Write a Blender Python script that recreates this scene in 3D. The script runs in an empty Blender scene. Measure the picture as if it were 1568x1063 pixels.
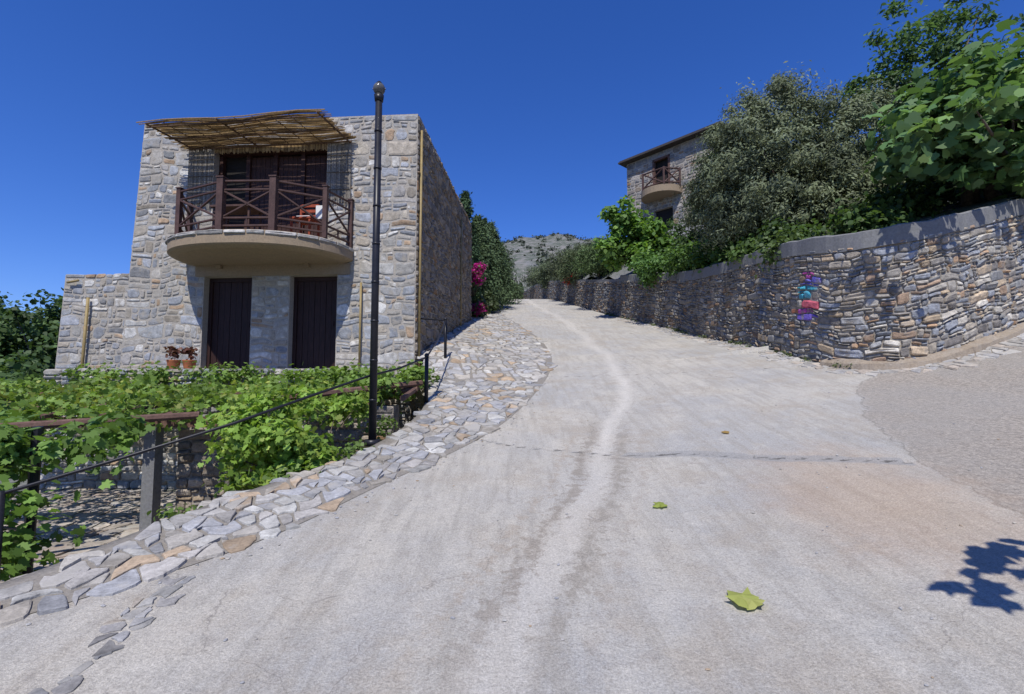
import bpy, math, random
import numpy as np
from mathutils import Vector, noise, Matrix
random.seed(7); rng=np.random.default_rng(11)
scene=bpy.context.scene
# ------------------------------------------------------------------ helpers
def pw(xs,ys):
    xs=np.array(xs,float); ys=np.array(ys,float)
    m=np.gradient(ys,xs)
    def f(x):
        x=np.clip(np.asarray(x,float),xs[0],xs[-1])
        i=np.clip(np.searchsorted(xs,x)-1,0,len(xs)-2)
        h=xs[i+1]-xs[i]; t=(x-xs[i])/h
        return ((2*t**3-3*t**2+1)*ys[i]+(t**3-2*t**2+t)*h*m[i]+(-2*t**3+3*t**2)*ys[i+1]+(t**3-t**2)*h*m[i+1])
    return f
def sst(a,b,x):
    t=np.clip((np.asarray(x,float)-a)/(b-a),0,1); return t*t*(3-2*t)
prof=pw([-40,-6,0,2.3,5.5,11,18.7,28,40,48,60,100,400],[-3,-.7,0,.27,.77,1.93,3.74,5.88,8.4,9.5,10.3,12,20])
Lf=pw([-8,-3,.8,2.75,3.4,4.85,6.3,8.5,11.5,15,19,24,28,36,45,60],[-14,-9,-4.9,-2.8,-2.1,-1.23,-.41,.35,.94,.92,.3,-.5,-1.0,-.6,.2,2])
Of=pw([-8,-3,1.5,3.12,3.87,4.41,5.63,7.37,9,10.5,18.8,22,28,45,60],[-16,-11,-5.2,-3.2,-2.86,-2.6,-1.85,-1.42,-1.55,-1.9,-1.75,-2.0,-2.2,-1.2,.5])
def H(x,y):
    x=np.asarray(x,float); y=np.asarray(y,float)
    sm=lambda q:.5*(q+np.sqrt(q*q+.3))
    cr=.1*sm(x-1)+.1*sm(x-5.7)
    fade=1-.45*sst(10,15,y)-.4*sst(15,25,y)
    bank=.12*np.maximum(0,Lf(y)-x)*sst(8.5,12,y)*(1-sst(19,24,y))
    return prof(y)+cr*fade+np.minimum(bank,.6)
class MB:
    def __init__(s): s.v=[];s.f=[];s.c=[];s.m=[]
    def add(s,vs,fs,col=(.5,.5,.5),mi=0):
        o=len(s.v); s.v.extend([tuple(map(float,p)) for p in vs]); s.c.extend([col]*len(vs))
        for f in fs: s.f.append([o+i for i in f]); s.m.append(mi)
    def box(s,a,b,col=(.5,.5,.5),mi=0,fn=None,bev=.0):
        x0,y0,z0=a;x1,y1,z1=b
        vs=[(x0,y0,z0),(x1,y0,z0),(x1,y1,z0),(x0,y1,z0),(x0,y0,z1),(x1,y0,z1),(x1,y1,z1),(x0,y1,z1)]
        if fn: vs=[fn(*p) for p in vs]
        s.add(vs,[(0,3,2,1),(4,5,6,7),(0,1,5,4),(1,2,6,5),(2,3,7,6),(3,0,4,7)],col,mi)
    def tube(s,pts,rad,n=7,col=(.3,.3,.3),mi=0):
        pts=[Vector(p) for p in pts]; 
        if not hasattr(rad,'__len__'): rad=[rad]*len(pts)
        vs=[];fs=[];ref=None
        for i,p in enumerate(pts):
            t=(pts[min(i+1,len(pts)-1)]-pts[max(i-1,0)]).normalized()
            if ref is None: ref=Vector((0,0,1)) if abs(t.z)<.9 else Vector((1,0,0))
            u=(ref-t*ref.dot(t)).normalized(); w=t.cross(u); ref=u
            for k in range(n):
                a=2*math.pi*k/n; vs.append(p+(u*math.cos(a)+w*math.sin(a))*rad[i])
        for i in range(len(pts)-1):
            for k in range(n):
                k2=(k+1)%n; fs.append((i*n+k,i*n+k2,(i+1)*n+k2,(i+1)*n+k))
        fs.append(tuple(range(n))[::-1]); fs.append(tuple((len(pts)-1)*n+k for k in range(n)))
        s.add(vs,fs,col,mi)
    def sphere(s,c,r,col=(.3,.3,.3),mi=0,n=14,sc=(1,1,1)):
        vs=[];fs=[]
        for j in range(n//2+1):
            th=math.pi*j/(n//2)
            for k in range(n):
                a=2*math.pi*k/n
                vs.append((c[0]+r*sc[0]*math.sin(th)*math.cos(a),c[1]+r*sc[1]*math.sin(th)*math.sin(a),c[2]+r*sc[2]*math.cos(th)))
        for j in range(n//2):
            for k in range(n): fs.append((j*n+k,(j+1)*n+k,(j+1)*n+(k+1)%n,j*n+(k+1)%n))
        s.add(vs,fs,col,mi)
    def build(s,name,mats,parent=None,smooth=False):
        me=bpy.data.meshes.new(name); me.from_pydata(s.v,[],s.f)
        for m in mats: me.materials.append(m)
        me.polygons.foreach_set('material_index',s.m)
        a=me.color_attributes.new('Col','FLOAT_COLOR','POINT')
        c=np.ones((len(s.v),4),np.float32); c[:,:3]=np.array(s.c); a.data.foreach_set('color',c.ravel())
        if smooth: me.polygons.foreach_set('use_smooth',[True]*len(s.f))
        me.update(); ob=bpy.data.objects.new(name,me); scene.collection.objects.link(ob)
        if parent: ob.parent=parent
        return ob
def empty(name):
    e=bpy.data.objects.new(name,None); scene.collection.objects.link(e); return e
# ------------------------------------------------------------------ materials
def newmat(name):
    m=bpy.data.materials.new(name); m.use_nodes=True; nt=m.node_tree
    b=nt.nodes['Principled BSDF']; b.inputs['Roughness'].default_value=.9
    b.inputs['Specular IOR Level'].default_value=.25
    return m,nt,b
def ND(nt,t,**k):
    n=nt.nodes.new(t)
    for a,v in k.items(): setattr(n,a,v)
    return n
def math_(nt,op,a,b=None,c=None):
    n=ND(nt,'ShaderNodeMath',operation=op)
    for i,x in enumerate((a,b,c)):
        if x is None: continue
        if isinstance(x,(int,float)): n.inputs[i].default_value=x
        else: nt.links.new(x,n.inputs[i])
    return n.outputs[0]
def noise_(nt,co,scale,detail=4,rough=.6):
    n=ND(nt,'ShaderNodeTexNoise'); n.inputs['Scale'].default_value=scale; n.inputs['Detail'].default_value=detail; n.inputs['Roughness'].default_value=rough
    nt.links.new(co,n.inputs['Vector']); return n.outputs['Fac']
def remap(nt,x,a,b,c=0.,d=1.,smooth=False):
    n=ND(nt,'ShaderNodeMapRange'); n.inputs[1].default_value=a;n.inputs[2].default_value=b;n.inputs[3].default_value=c;n.inputs[4].default_value=d
    if smooth: n.interpolation_type='SMOOTHSTEP'
    nt.links.new(x,n.inputs[0]); return n.outputs[0]
def mix(nt,f,a,b,mode='MIX'):
    n=ND(nt,'ShaderNodeMix',data_type='RGBA',blend_type=mode)
    for i,x in ((0,f),(6,a),(7,b)):
        if isinstance(x,(int,float)): n.inputs[i].default_value=x
        elif isinstance(x,tuple): n.inputs[i].default_value=(*x,1)
        else: nt.links.new(x,n.inputs[i])
    return n.outputs[2]
def coords(nt): return ND(nt,'ShaderNodeTexCoord').outputs['Object']
def bump(nt,b,h,strength,dist):
    n=ND(nt,'ShaderNodeBump'); n.inputs['Strength'].default_value=strength; n.inputs['Distance'].default_value=dist
    nt.links.new(h,n.inputs['Height']); nt.links.new(n.outputs[0],b.inputs['Normal'])
def attr(nt,name,col=True):
    n=ND(nt,'ShaderNodeAttribute',attribute_name=name); return n.outputs['Color' if col else 'Fac']
def mat_col(name,sc=14,amp=.35,bs=.5,bd=.02,rough=.9,tint=None):
    m,nt,b=newmat(name); co=coords(nt)
    n1=noise_(nt,co,sc,6,.65); n2=noise_(nt,co,sc*6,3)
    g=remap(nt,n1,.3,.7,1-amp,1+amp); g2=remap(nt,n2,.3,.7,1-amp*.5,1+amp*.5)
    gg=math_(nt,'MULTIPLY',g,g2)
    c=mix(nt,1.,attr(nt,'Col'),gg,'MULTIPLY')
    if tint: c=mix(nt,remap(nt,noise_(nt,co,sc*.4,4),.52,.68),c,tint)
    nt.links.new(c,b.inputs['Base Color']); b.inputs['Roughness'].default_value=rough
    h=math_(nt,'ADD',n1,math_(nt,'MULTIPLY',n2,.4)); bump(nt,b,h,bs,bd)
    return m
def mat_flat(name,col,amp=.25,sc=8,bs=.3,bd=.01,rough=.85,metal=0,col2=None,stretch=None):
    m,nt,b=newmat(name); co=coords(nt)
    if stretch:
        mp=ND(nt,'ShaderNodeMapping'); mp.inputs['Scale'].default_value=stretch; nt.links.new(co,mp.inputs[0]); co=mp.outputs[0]
    n1=noise_(nt,co,sc,6,.65); n2=noise_(nt,co,sc*7,3)
    base=mix(nt,remap(nt,n1,.4,.62),col,col2) if col2 else col
    gg=math_(nt,'MULTIPLY',remap(nt,n1,.3,.7,1-amp,1+amp),remap(nt,n2,.3,.7,1-amp*.6,1+amp*.6))
    c=mix(nt,1.,base,gg,'MULTIPLY'); nt.links.new(c,b.inputs['Base Color'])
    b.inputs['Roughness'].default_value=rough; b.inputs['Metallic'].default_value=metal
    bump(nt,b,math_(nt,'ADD',n1,math_(nt,'MULTIPLY',n2,.5)),bs,bd); return m
def mat_leaf(name,trans=.3,rough=.55,spec=.3,tc=(1.4,1.45,.7)):
    m,nt,b=newmat(name); c=attr(nt,'Col'); nt.links.new(c,b.inputs['Base Color']); b.inputs['Roughness'].default_value=rough
    b.inputs['Specular IOR Level'].default_value=spec
    t=ND(nt,'ShaderNodeBsdfTranslucent'); c2=mix(nt,1.,c,tc,'MULTIPLY'); nt.links.new(c2,t.inputs[0])
    mx=ND(nt,'ShaderNodeMixShader'); mx.inputs[0].default_value=trans
    nt.links.new(b.outputs[0],mx.inputs[1]); nt.links.new(t.outputs[0],mx.inputs[2])
    nt.links.new(mx.outputs[0],nt.nodes['Material Output'].inputs[0]); return m
M_stone=mat_col('house_stone',9,.36,.7,.025,tint=(.31,.28,.235))
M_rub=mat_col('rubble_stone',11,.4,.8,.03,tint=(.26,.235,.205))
M_flag=mat_col('flagstone',8,.32,.7,.02,tint=(.35,.33,.295))
M_mortar=mat_flat('mortar',(.40,.36,.305),.28,6,.8,.02,col2=(.29,.265,.225))
M_bed=mat_flat('mortar_joint',(.25,.225,.19),.3,6,.8,.02,col2=(.18,.165,.145))
M_mortar_d=mat_flat('old_mortar',(.22,.195,.165),.35,5,1,.03,col2=(.34,.30,.24))
M_conc=mat_flat('concrete',(.20,.20,.195),.28,4,.5,.01,col2=(.14,.14,.145))
M_slab=mat_flat('balcony_concrete',(.31,.235,.155),.22,4,.5,.01,col2=(.22,.17,.115))
M_curb=mat_flat('curb_concrete',(.31,.25,.185),.3,5,.8,.015,col2=(.23,.195,.155))
M_wood=mat_flat('dark_wood',(.03,.014,.012),.4,5,.4,.004,.6,stretch=(6,6,1))
M_shut=mat_flat('shutter_wood',(.045,.020,.015),.4,5,.4,.004,.6,stretch=(6,6,1))
M_brown=mat_flat('brown_rail_wood',(.075,.042,.035),.3,6,.4,.004,.6)
M_beam=mat_flat('beam_wood',(.12,.07,.055),.35,6,.4,.006)
M_reed=mat_col('reed',30,.4,.2,.003)
M_black=mat_flat('black_metal',(.018,.018,.022),.3,10,.1,.002,.38)
M_pipe=mat_flat('yellow_pipe',(.27,.20,.085),.2,9,.1,.002,.5)
M_bark=mat_flat('bark',(.10,.08,.06),.45,10,1,.03)
M_dark=mat_flat('interior_dark',(.02,.017,.015),.2,4,.1,.01)
M_white=mat_flat('white_cloth',(.7,.7,.68),.08,9,.2,.004)
M_terra=mat_flat('terracotta',(.35,.12,.05),.2,9,.2,.004)
M_leaf=mat_leaf('leaf',.35); M_olive=mat_leaf('olive_leaf',.18,.75,.12,(1.2,1.2,.8)); M_conifer=mat_leaf('conifer_leaf',.1,.75,.15)
# ground
m,nt,b=newmat('hill_ground'); co=coords(nt)
n1=noise_(nt,co,.05,8,.7); n2=noise_(nt,co,.35,7,.75); n3=noise_(nt,co,12,4)
c=mix(nt,remap(nt,n2,.44,.54),(.19,.18,.165),(.075,.09,.065)); c=mix(nt,remap(nt,n1,.5,.62),c,(.175,.175,.175))
c=mix(nt,1.,c,remap(nt,n3,.3,.7,.7,1.3),'MULTIPLY'); nt.links.new(c,b.inputs['Base Color']); bump(nt,b,n3,.8,.05); M_ground=m
# road
m,nt,b=newmat('road_concrete'); co=coords(nt)
dj=attr(nt,'dj',False); ds=attr(nt,'ds',False); dr=attr(nt,'dr',False); dp=attr(nt,'dp',False); djw=attr(nt,'djw',False)
nl=noise_(nt,co,.55,6,.62); nm=noise_(nt,co,3.2,6,.7); nf=noise_(nt,co,75,4,.75); nff=noise_(nt,co,220,2,.8); n9=noise_(nt,co,9,6,.72); n1_=noise_(nt,co,1.3,6,.7); n25=noise_(nt,co,26,5,.75)
mp=ND(nt,'ShaderNodeMapping'); mp.inputs['Scale'].default_value=(6,.7,1); mp.inputs['Rotation'].default_value=(0,0,.25); nt.links.new(co,mp.inputs[0])
nst=noise_(nt,mp.outputs[0],1.6,6,.65)
c=mix(nt,remap(nt,nl,.40,.60),(.43,.40,.345),(.35,.34,.32))
c=mix(nt,remap(nt,nm,.5,.70,0,.6),c,(.48,.45,.395))
c=mix(nt,remap(nt,nst,.46,.64,0,.65),c,(.30,.28,.245))
c=mix(nt,remap(nt,n1_,.50,.64,0,.6),c,(.335,.295,.24))
c=mix(nt,remap(nt,n9,.54,.68,0,.6),c,(.28,.255,.225))
c=mix(nt,remap(nt,n25,.56,.70,0,.5),c,(.25,.235,.21))
tfade=attr(nt,'tf',False)
def track(c,off,w,col,am,rag=.55,fade=True):
    tr=math_(nt,'ABSOLUTE',math_(nt,'SUBTRACT',ds,off))
    trn=math_(nt,'ADD',tr,math_(nt,'MULTIPLY',math_(nt,'SUBTRACT',n9,.47),rag))
    f=remap(nt,trn,w-.10,w+.05,am,0,True)
    if fade: f=math_(nt,'MULTIPLY',f,tfade)
    return mix(nt,f,c,col)
c=track(c,0,.20,(.49,.46,.41),.5,.6,False)
c=track(c,.20,.09,(.23,.205,.17),.7,.9); c=track(c,-.20,.09,(.22,.19,.155),.7,.9); c=track(c,-.44,.06,(.30,.25,.195),.55,.8); c=track(c,.45,.05,(.29,.25,.205),.5,.8)
gw=math_(nt,'ADD',math_(nt,'ABSOLUTE',math_(nt,'ADD',ds,.02)),math_(nt,'MULTIPLY',math_(nt,'SUBTRACT',n9,.5),.30))
gf_=math_(nt,'MULTIPLY',attr(nt,'gf',False),remap(nt,n1_,.38,.6,.25,1.))
c=mix(nt,math_(nt,'MULTIPLY',remap(nt,gw,.02,.09,.6,0,True),gf_),c,(.54,.51,.455))
ge=math_(nt,'ADD',math_(nt,'ABSOLUTE',math_(nt,'SUBTRACT',ds,.13)),math_(nt,'MULTIPLY',math_(nt,'SUBTRACT',n9,.45),.35))
c=mix(nt,math_(nt,'MULTIPLY',remap(nt,ge,.0,.06,.5,0,True),gf_),c,(.27,.25,.22))
# right hand rougher surface
rn=math_(nt,'ADD',dr,math_(nt,'MULTIPLY',math_(nt,'SUBTRACT',nm,.5),.35))
rc=mix(nt,remap(nt,n25,.38,.62),(.18,.155,.13),(.38,.335,.28))
rc=mix(nt,remap(nt,nl,.4,.6,0,.5),rc,(.28,.265,.24))
c=mix(nt,remap(nt,rn,-.05,.08,0,.85,True),c,rc)
c=mix(nt,remap(nt,math_(nt,'ABSOLUTE',rn),.0,.018,.6,0,True),c,(.16,.145,.125))
pn=math_(nt,'ADD',dp,math_(nt,'MULTIPLY',math_(nt,'SUBTRACT',n1_,.5),3.2))
c=mix(nt,remap(nt,pn,-.6,.9,.5,0,True),c,(.36,.255,.17))
# joints and cracks
jn=math_(nt,'ADD',math_(nt,'ABSOLUTE',dj),math_(nt,'MULTIPLY',math_(nt,'SUBTRACT',n9,.5),.18))
jh=math_(nt,'ADD',math_(nt,'ABSOLUTE',djw),math_(nt,'MULTIPLY',math_(nt,'SUBTRACT',nm,.5),.16))
c=mix(nt,remap(nt,jh,.05,.085,.7,0,True),c,(.27,.265,.255))
c=mix(nt,remap(nt,jn,-.005,.035,.9,0,True),c,(.10,.092,.08))
wv=ND(nt,'ShaderNodeVectorMath',operation='MULTIPLY_ADD'); nn=ND(nt,'ShaderNodeTexNoise'); nn.inputs['Scale'].default_value=2.5; nn.inputs['Detail'].default_value=6; nt.links.new(co,nn.inputs['Vector'])
nt.links.new(nn.outputs['Color'],wv.inputs[0]); wv.inputs[1].default_value=(.6,.6,0); nt.links.new(co,wv.inputs[2])
vo=ND(nt,'ShaderNodeTexVoronoi',feature='DISTANCE_TO_EDGE'); vo.inputs['Scale'].default_value=.5; nt.links.new(wv.outputs[0],vo.inputs['Vector'])
ck=math_(nt,'MULTIPLY',remap(nt,vo.outputs['Distance'],.0,.0035,.55,0),remap(nt,n1_,.46,.54))
c=mix(nt,ck,c,(.17,.155,.14))
sp=math_(nt,'MULTIPLY',remap(nt,nf,.28,.72,.66,1.30),remap(nt,nff,.25,.75,.72,1.26))
c=mix(nt,1.,c,sp,'MULTIPLY'); nt.links.new(c,b.inputs['Base Color'])
hh=math_(nt,'ADD',math_(nt,'MULTIPLY',nf,.5),math_(nt,'MULTIPLY',nm,.8)); hh=math_(nt,'SUBTRACT',hh,math_(nt,'MULTIPLY',remap(nt,jn,0,.03,1,0),1.)); hh=math_(nt,'ADD',hh,math_(nt,'MULTIPLY',n9,.7)); hh=math_(nt,'ADD',hh,math_(nt,'MULTIPLY',n25,.5))
bump(nt,b,hh,.9,.016); M_road=m
# ------------------------------------------------------------------ grid mesh
def grid(name,X,Y,Z,mat,attrs=None,keep=None,parent=None):
    ny,nx=X.shape; v=np.stack([X,Y,Z],-1).reshape(-1,3)
    i=np.arange(ny-1)[:,None]*nx+np.arange(nx-1)[None]; f=np.stack([i,i+1,i+nx+1,i+nx],-1).reshape(-1,4)
    if keep is not None: f=f[keep[:-1,:-1].ravel()]
    me=bpy.data.meshes.new(name); me.vertices.add(len(v)); me.vertices.foreach_set('co',v.astype(np.float32).ravel())
    me.loops.add(f.size); me.loops.foreach_set('vertex_index',f.astype(np.int32).ravel())
    me.polygons.add(len(f)); me.polygons.foreach_set('loop_start',np.arange(len(f),dtype=np.int32)*4)
    me.polygons.foreach_set('use_smooth',np.ones(len(f),bool))
    me.update(calc_edges=True); me.materials.append(mat)
    for k,a in (attrs or {}).items():
        at=me.attributes.new(k,'FLOAT','POINT'); at.data.foreach_set('value',a.astype(np.float32).ravel())
    ob=bpy.data.objects.new(name,me); scene.collection.objects.link(ob)
    if parent: ob.parent=parent
    return ob
# road
ys=np.concatenate([np.arange(-6,11,.07),np.geomspace(11,62,170)])
t=np.linspace(0,1,260)
Rr=np.where(ys<10.6,16.,np.interp(ys,[10.6,15,21,33,42,48,62],[6.1,5.9,5.1,3.8,2.7,3,4]))
X=Lf(ys)[:,None]+(Rr-Lf(ys))[:,None]*t[None]**1.25; Y=np.repeat(ys[:,None],260,1); Z=H(X,Y)
wob=.05*np.sin(X*2.3)+.03*np.sin(X*5.1+1)
jm=np.abs(Y-(6.05-.36*X)+wob)
djw=np.where(X<3.75,jm-.03,9)+.08*(X<1.3)
dj=np.minimum.reduce([jm+.6*(X>3.75),np.abs(Y-(7.3-.3*X)+wob*1.5)+.02+.3*(X>1.3),np.abs(Y-(10.3-.25*X))+.01,np.abs(Y-(16.5-.2*X))+.01,np.abs(Y-(1.2-.3*X))+.01])
sxx=np.interp(ys,[-6,0,2.2,3.4,4.9,6.1,7.6,9.3,12.5,21,30,45],[-1.5,-.8,-.05,.29,.78,1.2,1.7,2.15,2.35,2.2,1.4,.9])
for _ in range(90): sxx[1:-1]=(sxx[:-2]+sxx[2:]+2*sxx[1:-1])/4
sx=(sxx+.06*np.sin(ys*1.7)+.02*np.sin(ys*4.3))[:,None]+0*X
ds=X-sx
dr=(X-np.interp(Y,[-6,0,2.5,3.4,4.5,6,7.4,9],[3.2,3.0,3.5,3.6,3.75,4.3,5.2,7.5]))*.8
dp=np.sqrt(((X-2.9)/.65)**2+((Y-3.95)/.85)**2)-1
tf=sst(7.5,5.8,Y)*sst(1.6,3.2,Y); gf=sst(5.0,6.4,Y)*sst(17,8,Y)
Z=Z-.012*np.exp(-(np.abs(dj)/.04)**2)
grid('road',X,Y,Z,M_road,dict(dj=dj,ds=ds,dr=dr,dp=dp,tf=tf,gf=gf,djw=djw))
# big ground
def T(x,y):
    h=H(np.clip(x,-30,14),y)-.15
    court=-.45-.06*np.maximum(0,-x-8)
    left=court+(h-.1-court)*sst(11,20,y)*sst(-14,-8,x)
    w=sst(0,.5,x-Of(y))
    g=left+(h-left)*w
    hill=np.exp(-((x-25)/150)**4)*(16*sst(55,110,y)+49*sst(110,300,y))
    hill+=hill*(.05*np.sin(x*.035+1)+.02*np.sin(x*.11+y*.02)+.015*np.sin(x*.31))
    return g+hill
def lines(a,b,c,d,fine,n): return np.concatenate([-np.geomspace(1,-a+b+1,n)[::-1][:-1]+1+b,np.arange(b,c,fine),np.geomspace(1,d-c+1,n)-1+c])
gx=lines(-900,-12,16,900,.25,60); gy=lines(-300,0,26,1200,.25,90)
X,Y=np.meshgrid(gx,gy); grid('ground',X,Y,T(X,Y),M_ground)
# ------------------------------------------------------------------ crazy paving
def cells(mb,x0,x1,y0,y1,cs,inside,zf,pal,raise_=(.012,.03),jit=.3,ang=0.,gap=.035,seed=5):
    ca,sa=math.cos(ang),math.sin(ang); dx=cs;dy=cs*.8; rnd=random.Random(seed)
    R=max(x1-x0,y1-y0)*.75; n=int(R/dx)+2; nj=int(R/dy)+2; cx0=(x0+x1)/2; cy0=(y0+y1)/2; P={}
    def pt(i,j):
        if (i,j) not in P: P[(i,j)]=(i*dx/2+rnd.uniform(-jit,jit)*dx*.75,j*dy+rnd.uniform(-jit,jit)*dy*1.2+ (dy*.14 if i%2 else -dy*.14))
        return P[(i,j)]
    def emit(poly):
        n_=len(poly); cx=sum(p[0] for p in poly)/n_; cy=sum(p[1] for p in poly)/n_
        wx=cx0+cx*ca-cy*sa; wy=cy0+cx*sa+cy*ca
        if not (x0<wx<x1 and y0<wy<y1) or not inside(wx,wy): return
        hgt=rnd.uniform(*raise_); v=[]; q=[]
        for a in range(n_):
            p0=poly[a];p1=poly[(a+1)%n_]
            for f_ in (.12,.5,.88): q.append((p0[0]*(1-f_)+p1[0]*f_+rnd.uniform(-.009,.009),p0[1]*(1-f_)+p1[1]*f_+rnd.uniform(-.009,.009)))
        rad=sum(math.hypot(a-cx,b_-cy) for a,b_ in q)/len(q); g=gap*rnd.uniform(.5,1.3)/2/rad
        tx=rnd.uniform(-.05,.05);ty=rnd.uniform(-.05,.05)
        for sc,dz in ((1-g,-.012),(1-g*1.25-.01,hgt*.8),(1-g*1.4-.07,hgt)):
            for (a,b_) in q:
                lx=cx+(a-cx)*sc; ly=cy+(b_-cy)*sc; X_=cx0+lx*ca-ly*sa; Y_=cy0+lx*sa+ly*ca
                v.append((X_,Y_,float(zf(X_,Y_))+dz+((a-cx)*tx+(b_-cy)*ty if dz>0 else 0)))
        m_=len(q); f=[(r*m_+k2,r*m_+(k2+1)%m_,(r+1)*m_+(k2+1)%m_,(r+1)*m_+k2) for r in range(2) for k2 in range(m_)]
        f.append(tuple(2*m_+k2 for k2 in range(m_)))
        c=rnd.choice(pal); g=rnd.uniform(.72,1.2); mb.add(v,f,tuple(q_*g for q_ in c),0)
    for j in range(-nj,nj):
        for i in range(-n,n):
            k=2*i+(j%2)
            poly=[pt(k,j),pt(k+1,j),pt(k+2,j),pt(k+2,j+1),pt(k+1,j+1),pt(k,j+1)]
            u=rnd.random()
            if u<.25: emit([poly[0],poly[1],poly[4],poly[5]]); emit([poly[1],poly[2],poly[3],poly[4]])
            elif u<.5: emit([poly[0],poly[1],poly[2],poly[3]]); emit([poly[3],poly[4],poly[5],poly[0]])
            else: emit(poly)
FP=[(.335,.32,.295),(.31,.305,.30),(.35,.325,.285),(.28,.28,.285),(.325,.295,.25),(.40,.39,.36),(.26,.25,.24),(.33,.31,.285),(.305,.305,.31),(.345,.335,.31),(.34,.26,.18),(.29,.29,.295)]
FPG=[(.30,.29,.27),(.27,.265,.26),(.24,.235,.235),(.32,.28,.23),(.22,.21,.2)]
bord=empty('stone_path_border')
yb=np.concatenate([np.arange(-4,20,.15),np.arange(20,46,.6)])
tt=np.linspace(0,1,9); Xb=Of(yb)[:,None]+(Lf(yb)-Of(yb))[:,None]*tt[None]; Yb=np.repeat(yb[:,None],9,1); Zb=H(Xb,Yb)+.004
Xb=np.concatenate([Xb[:,:1]-.05,Xb],1);Yb=np.concatenate([Yb[:,:1],Yb],1);Zb=np.concatenate([Zb[:,:1]*0-.7,Zb],1)
grid('mortar_bed',Xb,Yb,Zb,M_bed,parent=bord)
mb=MB(); cells(mb,-8,2,-1,9.6,.23,lambda x,y:Of(y)+.04<x<Lf(y)-.02+.07*math.sin(y*5),H,FP,ang=.8,gap=.03)
cells(mb,-3.5,2,9.6,24,.32,lambda x,y:Of(y)-.1<x<Lf(y)-.04+.1*math.sin(y*3) and not(10.7<y<18.9 and x<-2.05),H,[(q[0]*1.1,q[1]*1.08,q[2]*1.05) for q in FP],ang=.2,gap=.05)
mb.build('flagstones',[M_flag],bord)
mb=MB(); cells(mb,-2.7,-1.6,-.5,3.2,.13,lambda x,y:abs(x-(-2.12-.08*math.sin(y*2)))<.09+.03*math.sin(y*7),lambda x,y:H(x,y)-.004,FPG,raise_=(.006,.016),gap=.016); mb.build('edging_stones',[M_flag],bord)
court=empty('courtyard_paving'); mb=MB(); cells(mb,-10,-2.4,2.5,9.5,.42,lambda x,y:x<Of(y)-.1,lambda x,y:-.43-.06*max(0,-x-8),[(.36,.29,.24),(.38,.33,.28),(.33,.30,.28)],jit=.2,raise_=(.01,.02)); mb.build('paving_stones',[M_flag],court)
xs_=np.arange(-10,-1.4,.25); ys2=np.arange(1.5,9.7,.25); XX,YY=np.meshgrid(xs_,ys2); grid('paving_bed',XX,YY,-.435-.06*np.maximum(0,-XX-8),M_bed,keep=XX<Of(YY)+.1,parent=court)
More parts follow.
